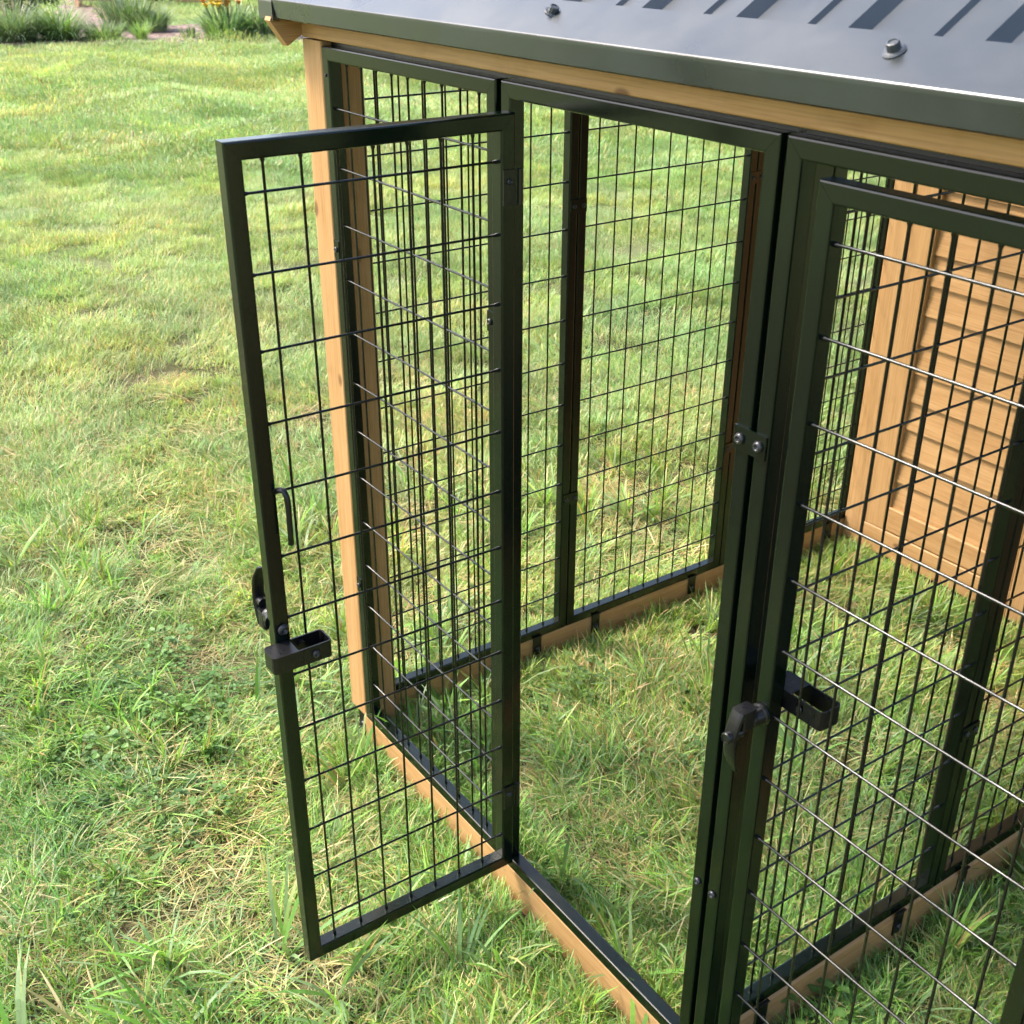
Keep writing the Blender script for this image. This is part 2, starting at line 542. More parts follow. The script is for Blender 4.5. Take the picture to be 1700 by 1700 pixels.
# plates between the panels of the left end wall and of the partition, seen from inside
for xf, y0s in ((XB, YB), (XD, YD)):
    for y0 in y0s[1:]:
        for zc in (1.05, 0.36):
            q = fix_normals(obj('connector_plate', *box(xf + 0.0002, xf + 0.0028, y0 - 0.022, y0 + 0.021, zc - 0.014, zc + 0.014, 0.0006, 'z'), M_FRAME, kennel))
            bolt(xf + 0.0028, y0 - 0.0125, zc, (1, 0, 0), q, s=0.8)
            bolt(xf + 0.0028, y0 + 0.0115, zc, (1, 0, 0), q, s=0.8)
# base clips that screw the steel frames to the timber
def clip(x, y):
    mb = MB()
    mb.add(*box(x, x + 0.0025, y - 0.012, y + 0.012, -0.048, 0.004))
    mb.add(*box(x, x + 0.0060, y - 0.012, y + 0.012, 0.004, 0.0065))
    o = obj('base_clip', mb.V, mb.F, M_HARD, kennel)
    bolt(x + 0.0025, y, -0.030, (1, 0, 0), o, s=1.0)
for y in (0.167, 0.500, 0.685, 1.018, 1.215, 1.56): clip(XB + 0.0008, y)
for y in (0.165, 0.512, 0.697, 1.04): clip(XD + 0.0032, y)

# --- lever latch, shared by both doors: built at the origin, door outer face = plane y 0, outside = -y
def handle_geo():
    mb = MB()
    py = lambda x, y, h: (x, -h, y)
    mb.add(*lathe([(0.0150, 0.0), (0.0150, 0.0035), (0.0125, 0.0050), (0.0112, 0.016), (0.0118, 0.018), (0.0118, 0.0215), (0.0095, 0.024)], 20, py))
    # lever: a leaf-shaped arm swept down from the hub, bowed outwards
    secs = []
    for k in range(13):
        t = k / 12
        z = 0.022 - 0.094 * t
        yb = -0.024 - 0.030 * math.sin(math.pi * min(1, 0.18 + 0.62 * t)) + 0.004 * t
        wd = 0.0105 * (1 - 0.15 * t) if t < 0.55 else 0.0105 * 0.92 * math.sqrt(max(0.16, 1 - ((t - 0.55) / 0.47) ** 2))
        th = 0.0048 * (1 - 0.45 * t)
        secs.append((z, yb, wd, th))
    V, F = [], []
    n = 12
    for (z, yb, wd, th) in secs:
        for k in range(n):
            a = 2 * math.pi * k / n
            ca, sa = math.cos(a), math.sin(a)
            V.append((wd * math.copysign(abs(ca) ** 0.7, ca), yb + th * math.copysign(abs(sa) ** 0.7, sa), z))
    for i in range(len(secs) - 1):
        for k in range(n):
            F.append((i * n + k, i * n + (k + 1) % n, (i + 1) * n + (k + 1) % n, (i + 1) * n + k))
    F.append(tuple(range(n))); F.append(tuple((len(secs) - 1) * n + n - 1 - k for k in range(n)))
    mb.add(V, F)
    # lock cylinder on the lever
    mb.add(*lathe([(0.0076, 0.036), (0.0076, 0.0600), (0.0068, 0.0615), (0.0058, 0.0615), (0.0056, 0.0605), (0.0015, 0.0605)], 18, lambda x, y, h: (x, -h, y - 0.012)))
    # hub top shoulder
    mb.add(*box(-0.010, 0.010, -0.040, -0.018, -0.006, 0.022, 0.004, 'z'))
    return mb

def ring_strip(outer, th):
    """closed rounded outline in (a, b) -> inner outline offset by th"""
    n = len(outer); inn = []
    for i in range(n):
        p0, p1, p2 = Vector(outer[i - 1]), Vector(outer[i]), Vector(outer[(i + 1) % n])
        d = (p2 - p0).normalized()
        inn.append((p1.x - d.y * th, p1.y + d.x * th))
    return inn

def bracket_geo():
    """open steel box round the inner side of the stile; local x across the stile towards the wires,
    y = inwards from the door's inner face, z up"""
    mb = MB()
    outer = rect_profile(-0.022, 0.070, 0.0006, 0.037, 0.0065, 3)
    inn = ring_strip(outer, 0.0024)
    n = len(outer)
    V = [(a, b, z) for z in (-0.0135, 0.0135) for (a, b) in outer] + [(a, b, z) for z in (-0.0135, 0.0135) for (a, b) in inn]
    F = []
    for i in range(n):
        j = (i + 1) % n
        F += [(i, j, n + j, n + i), (2 * n + j, 2 * n + i, 3 * n + i, 3 * n + j), (n + i, n + j, 3 * n + j, 3 * n + i), (j, i, 2 * n + i, 2 * n + j)]
    mb.add(V, F)
    # top plate over the stile half, bottom lip
    mb.add(*box(-0.0195, 0.018, 0.003, 0.0346, 0.0112, 0.0132))
    mb.add(*box(0.046, 0.0675, 0.003, 0.0346, -0.0132, -0.0112))
    # latch bar through the stile, nut
    mb.add(*tube([(0.004, -0.004, 0.004), (0.004, 0.012, 0.004)], 0.0055, 10))
    mb.add(*tube([(0.035, 0.0006, 0.002), (0.035, 0.010, 0.002)], 0.0068, 6))
    return mb

me_handle = mesh_from('handle', handle_geo().V, handle_geo().F, M_HARD)
g = bracket_geo()
me_bracket = mesh_from('latch_bracket', g.V, g.F, M_HARD)

def make_door(pl, ang, x, y, w, name_label, flip):
    """pl: u from the latch stile or hinge stile; v depth"""
    z0, z1 = 0.0285, 1.3635
    mb = frame_geo(w, z0, z1, pl)
    d = fix_normals(obj('door', mb.V, mb.F, M_FRAME, kennel))
    d['label'] = name_label
    us = [0.0595 + 0.05 * k for k in range(7)]
    if flip: us = [w - u for u in us]
    wires(d, w, z0, z1, us, ZS, pl)
    return d

W = 0.4130
# open door: swung out square to the front; inner face looks at +x
XO = 0.5885
plO = place_plane(XO, -0.0045, -math.pi / 2 - 0.010)      # u towards -y ; v: local +v -> after -90 deg = +x, so depth goes negative
plO2 = lambda u, v, z: plO(u, -v, z)
open_door = make_door(plO2, 0, 0, 0, W, 'door swung open square to the kennel front', False)
# closed door of the second run, latch stile on the left
plC = place_plane(1.1153, 0, 0)
shut_door = make_door(plC, 0, 0, 0, W + 0.003, 'shut door beside the partition', True)

def rot_place(o, loc, rotz, spin=0.0):
    o.location = loc
    o.rotation_euler = (Matrix.Rotation(rotz, 3, 'Z') @ Matrix.Rotation(spin, 3, 'Y')).to_euler()

# latch on the shut door
zl = 0.703
h = obj_me('handle', me_handle, shut_door); rot_place(h, (1.1153 + T * 0.5, -0.0006, zl), 0, R(0))
b_ = obj_me('latch_bracket', me_bracket, shut_door); rot_place(b_, (1.1153 + T * 0.5 + 0.002, D + 0.0006, zl + 0.018), 0)
bolt(1.1153 + T * 0.5 + 0.037, D + 0.0012, zl + 0.018, (0, -1, 0), shut_door, s=0.8)
# latch on the open door: outside face is at x = XO - D ; stile centre at u = W - T/2
yo = -0.0045 - (W - T * 0.5)
h2 = obj_me('handle', me_handle, open_door); rot_place(h2, (XO - D - 0.0045, yo, 0.69), -math.pi / 2, math.pi)
b2 = obj_me('latch_bracket', me_bracket, open_door); rot_place(b2, (XO - 0.0035, yo - 0.002, 0.657), 0)
# the bracket's local x must run along +y (towards the hinge), local y along +x
b2.matrix_local = Matrix(((0, 1, 0, XO - 0.0035), (1, 0, 0, yo - 0.011), (0, 0, 1, 0.657), (0, 0, 0, 1)))
bolt(XO + 0.0337, yo + 0.032, 0.657, (1, 0, 0), open_door, s=0.95)
bolt(XO - 0.0035, yo + 0.001, 0.690, (1, 0, 0), open_door, s=1.4)
# pull hook hanging on the inner side of the stile
hk = [(XO - 0.006, yo + 0.0090, 0.905), (XO + 0.006, yo + 0.0130, 0.912), (XO + 0.012, yo + 0.0165, 0.911), (XO + 0.0155, yo + 0.0180, 0.903),
      (XO + 0.0165, yo + 0.0185, 0.890), (XO + 0.0165, yo + 0.0180, 0.860), (XO + 0.0165, yo + 0.0175, 0.832)]
obj('hook', *tube(hk, 0.0042, 10), M_HARD, open_door, True)
# hinges of the open door
for zc in (0.192, 1.266):
    mb = MB()
    mb.add(*box(XO + 0.0004, XO + 0.0026, -0.0260, -0.0060, zc - 0.024, zc + 0.024))
    mb.add(*tube([(XO + 0.003, 0.0015, zc - 0.024), (XO + 0.003, 0.0015, zc + 0.024)], 0.0045, 10))
    hg = obj('hinge', mb.V, mb.F, M_HARD, open_door)
    bolt(XO + 0.0026, -0.016, zc + 0.008, (1, 0, 0), hg, s=0.75)

# --- house wall at the back of the runs (y = const), planked
YC = 1.630
def house_wall(x0, x1):
    w = obj('house_wall', *box(x0 + 0.001, x1 - 0.001, YC + 0.030, YC + 0.040, -0.06, 1.40), WX, kennel)
    def sub(name, a0, a1, d0, d1, c0, c1, axis, r=0.003):
        return fix_normals(obj(name, *box(a0, a1, d0, d1, c0, c1, r, axis), {'x': WX, 'z': WZ}[axis], w))
    sub('post', x0, x0 + 0.066, YC - 0.004, YC + 0.029, -0.058, 1.398, 'z')
    sub('stile', x0 + 0.0685, x0 + 0.134, YC, YC + 0.029, 0.022, 1.398, 'z')
    sub('moulding', x0 + 0.1345, x0 + 0.1425, YC + 0.004, YC + 0.029, 0.095, 1.36, 'z')
    sub('stile', x1 - 0.050, x1, YC, YC + 0.029, 0.022, 1.398, 'z')
    sub('rail', x0 + 0.0665, x1, YC - 0.002, YC + 0.029, -0.058, 0.0195, 'x')
    sub('rail', x0 + 0.1345, x1 - 0.0505, YC + 0.001, YC + 0.029, 0.0225, 0.0945, 'x')
    zb = 0.0955
    while zb < 1.33:
        # clinker board: the lower edge stands proud, the upper edge tucks back
        e = [(YC + 0.0115, zb), (YC + 0.0125, zb - 0.0005), (YC + 0.0295, zb - 0.0005), (YC + 0.0295, zb + 0.0775), (YC + 0.0200, zb + 0.0775)]
        V, F = prism([(p, q) for p, q in e], x0 + 0.1427, x1 - 0.0507, lambda a, b, n: (n, a, b))
        fix_normals(obj('board', V, F, WX, w))
        zb += 0.0805
    sub('rail', x0 + 0.1345, x1 - 0.0505, YC + 0.001, YC + 0.029, zb + 0.001, 1.398, 'x')
    return w
house_wall(-0.030, 0.5195)
house_wall(0.5215, 1.0620)
house_wall(1.0640, 1.6250)
# the house behind: side and back boards
hb = obj('house_side', *box(-0.060, -0.036, 1.66, 2.56, -0.06, 1.44), WY, kennel)
hb2 = obj('house_side', *box(1.630, 1.654, 1.66, 2.56, -0.06, 1.44), WY, kennel)
hb3 = obj('house_back', *box(-0.034, 1.628, 2.53, 2.555, -0.06, 1.44), WX, kennel)

# --- roof: ribbed steel sheet on a 31 degree pitch, eave trim and rake caps
PITCH_R = R(31)
tp = math.tan(PITCH_R)
EY, EZ = -0.0500, 1.4675
RIDGE_Y = 1.27
def slope(s, x, off=0.0):
    """s metres up the slope from the eave, off = height above the trim plane"""
    return (x, EY + s * math.cos(PITCH_R) - off * math.sin(PITCH_R), EZ + s * math.sin(PITCH_R) + off * math.cos(PITCH_R))
SL = (RIDGE_Y - EY) / math.cos(PITCH_R)
X0R, X1R = -0.112, 1.735
# sheet profile across x : (x, height)
def sheet_profile():
    pts = []
    k = -5
    while True:
        xr = 0.6685 + 0.1510 * k
        if xr > X1R: break
        # major rib: steep sides, flat top ; minor stiffener half way
        for dx, hgt in ((-0.034, 0.000), (-0.021, 0.0120), (0.0000, 0.0120), (0.0125, 0.000), (0.0620, 0.000), (0.0660, 0.0045), (0.0885, 0.0045), (0.0930, 0.000)):
            x = xr + dx
            if X0R + 0.004 <= x <= X1R - 0.004: pts.append((x, hgt))
        k += 1
    return [(X0R + 0.003, 0.0)] + pts + [(X1R - 0.003, 0.0)]
prof = sheet_profile()
mb = MB()
for side in (0, 1):
    rows = []
    for (s, lift) in ((0.030, -0.0102), (SL * 0.5, -0.0102), (SL, -0.0102)):
        rows.append([slope(s, x, hgt + lift) for x, hgt in prof])
    if side: rows = [[(x, 2 * RIDGE_Y - y, z) for x, y, z in r] for r in rows]
    n = len(prof)
    V = [p for r in rows for p in r]
    F = [(i * n + k, i * n + k + 1, (i + 1) * n + k + 1, (i + 1) * n + k) for i in range(2) for k in range(n - 1)]
    mb.add(V, F)
roof = obj('roof', mb.V, mb.F, M_ROOF, kennel)
roof['label'] = 'ribbed grey steel roof sheet'
sol = roof.modifiers.new('thick', 'SOLIDIFY'); sol.thickness = 0.0012; sol.offset = -1
# ribs end in a folded stop that shows dark above the trim
def trim_geo(mirror=False):
    TW, th = 0.0675, 0.0012
    # profile in (y, z): front fascia, fold, lip up the slope
    P0 = [slope(TW, 0, 0.0035)[1:], slope(0.0012, 0, 0.0035)[1:], slope(-0.0004, 0, 0.0030)[1:], (EY - 0.0020, EZ + 0.0010), (EY - 0.0018, EZ - 0.002), (EY + 0.0015, 1.4415), (EY + 0.009, 1.4385)]
    P1 = [slope(TW, 0, 0.0020)[1:], slope(0.004, 0, 0.0020)[1:], slope(0.0024, 0, 0.0012)[1:], (EY + 0.0010, EZ - 0.002), (EY + 0.0014, EZ - 0.005), (EY + 0.0029, 1.4425), (EY + 0.009, 1.4400)]
    return P0 + P1[::-1]
pf = trim_geo()
tr = fix_normals(obj('eave_trim', *prism(pf, X0R + 0.052, X1R - 0.05, lambda a, b, n: (n, a, b)), M_ROOF, roof))
pf2 = [(2 * RIDGE_Y - a, b) for a, b in pf][::-1]
tr2 = fix_normals(obj('eave_trim', *prism(pf2, X0R + 0.052, X1R - 0.05, lambda a, b, n: (n, a, b)), M_ROOF, roof))
# rake cap at the left end: wraps over the sheet and the end of the eave trim
def rake(x0, x1, xs_out):
    mb = MB()
    # folded corner end on the eave
    pf_c = [slope(0.080, 0, 0.0062)[1:], slope(0.002, 0, 0.0062)[1:], (EY - 0.0030, EZ - 0.0015), (EY - 0.0030, 1.4375), (EY + 0.010, 1.4350), (EY + 0.010, 1.4365), (EY - 0.0014, 1.4388), (EY - 0.0014, EZ - 0.003), slope(0.003, 0, 0.0048)[1:], slope(0.080, 0, 0.0048)[1:]]
    mb.add(*prism(pf_c, x0, x1, lambda a, b, n: (n, a, b)))
    # top strip up the slope and side skirt, both halves of the gable
    for mir in (0, 1):
        q = []
        for s in (0.080, SL):
            for off in (0.0062, 0.0048): q.append((slope(s, 0, off)[1:]))
        ys = lambda y: 2 * RIDGE_Y - y if mir else y
        V = []
        for x in (x0, x1):
            V += [(x, ys(y), z) for (y, z) in q]
        F = [(0, 2, 6, 4), (1, 5, 7, 3), (0, 1, 3, 2), (4, 6, 7, 5), (0, 4, 5, 1), (2, 3, 7, 6)]
        mb.add(V, F)
        xo = xs_out
        V = []
        for x in (xo, xo + 0.0014):
            V += [(x, ys(slope(-0.002, 0, 0)[1]), slope(-0.002, 0, 0.0)[2] - 0.028), (x, ys(slope(0.0, 0, 0.006)[1]), slope(0.0, 0, 0.0058)[2]),
                  (x, ys(slope(SL, 0, 0.006)[1]), slope(SL, 0, 0.0058)[2]), (x, ys(slope(SL, 0, 0)[1]), slope(SL, 0, 0)[2] - 0.036)]
        mb.add(V, [(0, 1, 2, 3), (4, 7, 6, 5), (0, 4, 5, 1), (1, 5, 6, 2), (2, 6, 7, 3), (3, 7, 4, 0)])
    return fix_normals(obj('rake_trim', mb.V, mb.F, M_ROOF, roof))
rake(X0R, X0R + 0.054, X0R - 0.0008)
rake(X1R - 0.054, X1R, X1R - 0.0006)
# ridge cap
mb = MB()
c0, s0 = math.cos(PITCH_R), math.sin(PITCH_R)
pr = [slope(SL - 0.10, 0, 0.019)[1:], slope(SL, 0, 0.019)[1:]]
pr = [pr[0], pr[1], (2 * RIDGE_Y - pr[0][0], pr[0][1]), (2 * RIDGE_Y - pr[0][0], pr[0][1] - 0.002), (pr[1][0], pr[1][1] - 0.002), (pr[0][0], pr[0][1] - 0.002)]
fix_normals(obj('ridge_cap', *prism(pr, X0R, X1R, lambda a, b, n: (n, a, b)), M_ROOF, roof))
# roof screws
def screw_geo():
    mb = MB()
    mb.add(*lathe([(0.0108, 0.0), (0.0110, 0.0012), (0.0092, 0.0026), (0.0070, 0.0030)], 18))
    mb.add(*lathe([(0.0066, 0.0028), (0.0064, 0.0088), (0.0060, 0.0100), (0.0044, 0.0104), (0.0040, 0.0094), (0.0010, 0.0094)], 10))
    return mb
g = screw_geo()
me_screw = mesh_from('screw', g.V, g.F, M_SCREW)
for xsr in (0.160, 0.683, 1.200, 1.66):
    p = slope(0.0405, xsr, 0.0036)
    o = obj_me('screw', me_screw, roof, p)
    o.rotation_euler = (PITCH_R, 0, random.uniform(0, 6))
# barge board under the left rake: end cut square to the slope
def barge(x0, x1):
    pts = [(-0.0560, 1.4620), (-0.0555, 1.4360), (-0.0265, 1.3945)]
    dy = RIDGE_Y - pts[2][0]
    top = slope(0, 0, -0.012)
    pts += [(RIDGE_Y, pts[2][1] + dy * tp), (RIDGE_Y, top[2] + (RIDGE_Y - top[1]) * tp), (-0.046, 1.4615)]
    V, F = prism([pts[1], pts[2], pts[3], pts[4], pts[5]], x0, x1, lambda a, b, n: (n, a, b))
    return fix_normals(obj('barge_board', V, F, WY, kennel))
barge(-0.0860, -0.0640)
barge(1.664, 1.686)

# ------------------------------------------------------------------ grass (uncountable: instanced clumps)
def lerp(a, b, t): return tuple(a[i] + (b[i] - a[i]) * t for i in range(3))

class Tuft:
    """collects blades with a colour each"""
    def __init__(s): s.V = []; s.F = []; s.C = []
    def blade(s, root, L, w, az, lean, curl, col, nseg=4, tipcol=None, twist=0.0, fold=0.0):
        b = len(s.V)
        p = Vector(root)
        a = lean
        hd = Vector((math.cos(az), math.sin(az), 0))
        tip = tipcol or col
        for i in range(nseg + 1):
            t = i / nseg
            tw = az + math.pi / 2 + twist * t
            sd = Vector((math.cos(tw), math.sin(tw), 0))
            ww = w * (0.75 + 0.5 * t) * (1 - t ** 3) if t < 1 else 0
            c = lerp(lerp(col, (0.26, 0.27, 0.12), 0.35), col, min(1, t * 3)) if t < 0.34 else lerp(col, tip, (t - 0.34) / 0.66)
            if i < nseg:
                s.V += [tuple(p - sd * ww * 0.5), tuple(p + sd * ww * 0.5)]
                s.C += [c, c]
            else:
                s.V.append(tuple(p)); s.C.append(c)
            st = L / nseg
            p = p + (hd * math.sin(a) + Vector((0, 0, 1)) * math.cos(a)) * st
            if p.z < 0.003: p.z = 0.003 + 0.004 * random.random()
            a += curl / nseg
        for i in range(nseg - 1):
            s.F.append((b + 2 * i, b + 2 * i + 1, b + 2 * i + 3, b + 2 * i + 2))
        s.F.append((b + 2 * nseg - 2, b + 2 * nseg - 1, b + 2 * nseg))
    def leaf(s, c, r, nrm_az, tilt, col):
        """small round leaflet, slightly notched"""
        b = len(s.V)
        n = 7
        d = Vector((math.cos(nrm_az), math.sin(nrm_az), 0)); e = Vector((-d.y, d.x, 0))
        up = Vector((0, 0, 1))
        d2 = d * math.cos(tilt) + up * math.sin(tilt)
        s.V.append(tuple(c)); s.C.append(lerp(col, (0.30, 0.36, 0.18), 0.25))
        for k in range(n):
            t = -2.2 + 4.4 * k / (n - 1)
            q = Vector(c) + (d2 * (math.cos(t * 0.7) * 1.0) + e * math.sin(t * 0.72)) * r * (0.86 if k == n // 2 else 1.0)
            s.V.append(tuple(q)); s.C.append(col)
        for k in range(n - 1): s.F.append((b, b + 1 + k, b + 2 + k))
    def mesh(s, name, mat):
        me = bpy.data.meshes.new(name)
        me.from_pydata(s.V, [], s.F)
        at = me.attributes.new('tint', 'FLOAT_COLOR', 'POINT')
        at.data.foreach_set('color', np.array([(*c, 1.0) for c in s.C], dtype=np.float32).ravel())
        me.materials.append(mat)
        return me

GREEN = [(0.095, 0.185, 0.030), (0.125, 0.225, 0.040), (0.080, 0.165, 0.034), (0.150, 0.245, 0.055), (0.110, 0.200, 0.060), (0.17, 0.26, 0.045)]
GREEN = [(r * 1.95, g * 1.95, b * 2.1) for r, g, b in GREEN]
BLUEG = [(0.130, 0.205, 0.090), (0.16, 0.23, 0.11)]
BLUEG = [tuple(v * 1.6 for v in c) for c in BLUEG]
STRAW = [(0.42, 0.35, 0.17), (0.36, 0.28, 0.13), (0.50, 0.43, 0.25), (0.30, 0.22, 0.10), (0.40, 0.37, 0.20)]
STRAW = [tuple(v * 1.25 for v in c) for c in STRAW]
LAWN = [(0.20, 0.28, 0.070), (0.24, 0.31, 0.085), (0.17, 0.26, 0.060), (0.29, 0.34, 0.12), (0.22, 0.30, 0.10)]
LAWN = [(r * 1.32, g * 1.40, b * 2.0) for r, g, b in LAWN]

def jit(c, a=0.12):
    f = random.uniform(1 - a, 1 + a)
    return tuple(max(0, v * f * random.uniform(1 - a * 0.4, 1 + a * 0.4)) for v in c)

def proto_collection(name, protos, mat):
    col = bpy.data.collections.new(name)
    for i, t in enumerate(protos):
        o = bpy.data.objects.new('%s_%02d' % (name, i), t.mesh('%s_%02d' % (name, i), mat))
        col.objects.link(o)
    return col, len(protos)

def near_clump(n, rad, Lr, wr, lean_r, spread, mix):
    t = Tuft()
    for k in range(n):
        a, r = random.uniform(0, 2 * math.pi), rad * math.sqrt(random.random())
        root = (r * math.cos(a), r * math.sin(a), -0.004)
        L = random.uniform(*Lr)
        u = random.random()
        if u < mix[0]:
            c = jit(random.choice(STRAW)); tip = None
        elif u < mix[0] + mix[1]:
            c = jit(random.choice(BLUEG)); tip = jit(c)
        else:
            c = jit(random.choice(GREEN)); tip = jit(random.choice(STRAW)) if random.random() < 0.12 else None
        lean = random.uniform(*lean_r)
        t.blade(root, L, random.uniform(*wr), random.gauss(0, spread), lean, random.uniform(0.25, 1.35), c, 4, tip, random.uniform(-0.9, 0.9))
    return t

near_p = [near_clump(175, 0.085, (0.035, 0.090), (0.0020, 0.0042), (0.1, 1.0), 1.2, (0.20, 0.22)) for _ in range(8)]
near_p += [near_clump(135, 0.090, (0.06, 0.13), (0.0024, 0.0050), (0.5, 1.3), 0.8, (0.20, 0.28)) for _ in range(6)]
matted_p = [near_clump(130, 0.095, (0.05, 0.13), (0.0016, 0.0034), (1.0, 1.5), 1.6, (0.62, 0.14)) for _ in range(7)]
tuft_p = [near_clump(16, 0.012, (0.06, 0.15), (0.0034, 0.0070), (0.1, 0.8), 1.5, (0.05, 0.12)) for _ in range(6)]
tuft_p += [near_clump(9, 0.010, (0.09, 0.19), (0.0060, 0.0095), (0.2, 1.0), 1.6, (0.04, 0.35)) for _ in range(4)]
fine_p = [near_clump(26, 0.016, (0.035, 0.085), (0.0018, 0.0036), (0.1, 0.9), 1.6, (0.14, 0.2)) for _ in range(6)]

def clover_proto(n, rad, big):
    t = Tuft()
    for k in range(n):
        a, r = random.uniform(0, 2 * math.pi), rad * math.sqrt(random.random())
        hgt = random.uniform(0.010, 0.034) * big
        p = Vector((r * math.cos(a), r * math.sin(a), hgt))
        col = jit(random.choice([(0.10, 0.205, 0.040), (0.125, 0.235, 0.055), (0.085, 0.18, 0.040)]))
        az0 = random.uniform(0, 6.28)
        t.blade((p.x + random.uniform(-.006, .006), p.y + random.uniform(-.006, .006), -0.002), hgt, 0.0012, az0, 0.1, 0.1, (0.13, 0.2, 0.06), 2)
        for j in range(3):
            t.leaf(p, random.uniform(0.0032, 0.0058) * big, az0 + j * 2.094, random.uniform(-0.1, 0.4), col)
    return t
clover_p = [clover_proto(60, 0.055, 1.0) for _ in range(4)] + [clover_proto(26, 0.06, 1.6) for _ in range(2)]

def lawn_patch(n, rad, Lr, wr, seg):
    t = Tuft()
    for k in range(n):
        a, r = random.uniform(0, 2 * math.pi), rad * math.sqrt(random.random())
        u = random.random()
        c = jit(random.choice(STRAW)) if u < 0.14 else jit(random.choice(LAWN))
        t.blade((r * math.cos(a), r * math.sin(a), -0.004), random.uniform(*Lr), random.uniform(*wr), random.gauss(0, 1.2),
                random.uniform(0.1, 1.0), random.uniform(0.2, 1.2), c, seg, None, random.uniform(-0.8, 0.8))
    return t
mid_p = [lawn_patch(290, 0.14, (0.03, 0.070), (0.0022, 0.0040), 3) for _ in range(9)]
far_p = [lawn_patch(1500, 0.75, (0.03, 0.075), (0.0055, 0.0095), 2) for _ in range(8)]

def instancer(name, pts, rots, scales, idx, col, label, cat):
    me = bpy.data.meshes.new(name)
    me.from_pydata([tuple(p) for p in pts], [], [])
    for nm, typ, dat in (('rot', 'FLOAT_VECTOR', rots), ('scl', 'FLOAT', scales), ('idx', 'INT', idx)):
        at = me.attributes.new(nm, typ, 'POINT')
        if typ == 'FLOAT_VECTOR': at.data.foreach_set('vector', np.asarray(dat, dtype=np.float32).ravel())
        else: at.data.foreach_set('value', np.asarray(dat, dtype=np.float32 if typ == 'FLOAT' else np.int32))
    o = link(bpy.data.objects.new(name, me))
    ng = bpy.data.node_groups.new(name, 'GeometryNodeTree')
    ng.interface.new_socket('Geometry', in_out='INPUT', socket_type='NodeSocketGeometry')
    ng.interface.new_socket('Geometry', in_out='OUTPUT', socket_type='NodeSocketGeometry')
    N, L = ng.nodes, ng.links
    gi, go = N.new('NodeGroupInput'), N.new('NodeGroupOutput')
    ci = N.new('GeometryNodeCollectionInfo')
    ci.inputs['Collection'].default_value = col
    ci.inputs['Separate Children'].default_value = True
    ci.inputs['Reset Children'].default_value = True
    ip = N.new('GeometryNodeInstanceOnPoints')
    ip.inputs['Pick Instance'].default_value = True
    L.new(gi.outputs[0], ip.inputs['Points'])
    L.new(ci.outputs[0], ip.inputs['Instance'])
    for nm, typ, sock in (('rot', 'FLOAT_VECTOR', 'Rotation'), ('scl', 'FLOAT', 'Scale'), ('idx', 'INT', 'Instance Index')):
        a = N.new('GeometryNodeInputNamedAttribute')
        a.data_type = typ
        a.inputs['Name'].default_value = nm
        L.new(a.outputs[0], ip.inputs[sock])
    L.new(ip.outputs[0], go.inputs[0])
    md = o.modifiers.new('scatter', 'NODES')
    md.node_group = ng
    return tag(o, label, cat, kind='stuff')

# which way the blades lie: a slow swirl over the ground
def lie(x, y):
    return 2.2 * np.sin(1.9 * x + 1.3 * np.sin(2.3 * y)) + 1.7 * np.cos(2.7 * y - 0.8 * x) + 0.6

BED = [(-16.3, 2.0), (-15.95, 3.06), (-15.83, 3.67), (-15.35, 4.68), (-14.79, 5.51), (-14.29, 6.55), (-13.42, 7.42), (-15.96, 8.82), (-17.77, 6.7), (-17.9, 5.89), (-19.31, 5.82), (-25.21, 7.58), (-25.76, 6.73), (-20.77, 5.19), (-19.59, 3.94), (-19.92, 2.65)]
def in_poly(x, y, poly):
    c = np.zeros(np.shape(x), bool)
    j = len(poly) - 1
    for i in range(len(poly)):
        xi, yi = poly[i]; xj, yj = poly[j]
        with np.errstate(divide='ignore', invalid='ignore'):
            c ^= ((yi > y) != (yj > y)) & (x < (xj - xi) * (y - yi) / (yj - yi) + xi)
        j = i
    return c

def polar(n, d0, d1, half, jitter=True):
    """points spread evenly over a sector of ground in front of the lens"""
    a = rng.uniform(-half, half, n)
    d = np.sqrt(rng.uniform(d0 * d0, d1 * d1, n))
    az = YAW + a
    return CAM[0] - np.sin(az) * d, CAM[1] + np.cos(az) * d, d

def beam_dist(x, y):
    """distance to the nearest base timber"""
    d = np.full(np.shape(x), 9.0)
    def seg(x0, y0, x1, y1, d):
        t = np.clip(((x - x0) * (x1 - x0) + (y - y0) * (y1 - y0)) / ((x1 - x0) ** 2 + (y1 - y0) ** 2), 0, 1)
        return np.minimum(d, np.hypot(x - x0 - t * (x1 - x0), y - y0 - t * (y1 - y0)))
    for s in ((0.0, 0.017, 1.62, 0.017), (-0.049, 0.034, -0.049, 2.55), (1.05, 0.034, 1.05, 1.64), (1.64, 0.034, 1.64, 2.55), (-0.05, 1.645, 1.64, 1.645)):
        d = seg(*s, d)
    return d

def gh(x, y): return np.array([ground_h(a, b) for a, b in zip(x, y)]) + GZ

def vnoise(x, y, f, s):
    """cheap smooth noise -1..1"""
    return (np.sin(f * x + s) * np.cos(f * 1.13 * y - 2 * s) + np.sin(f * 1.9 * x - f * 0.7 * y + 3 * s) + np.cos(f * 0.6 * x + f * 2.2 * y + s)) / 2.6

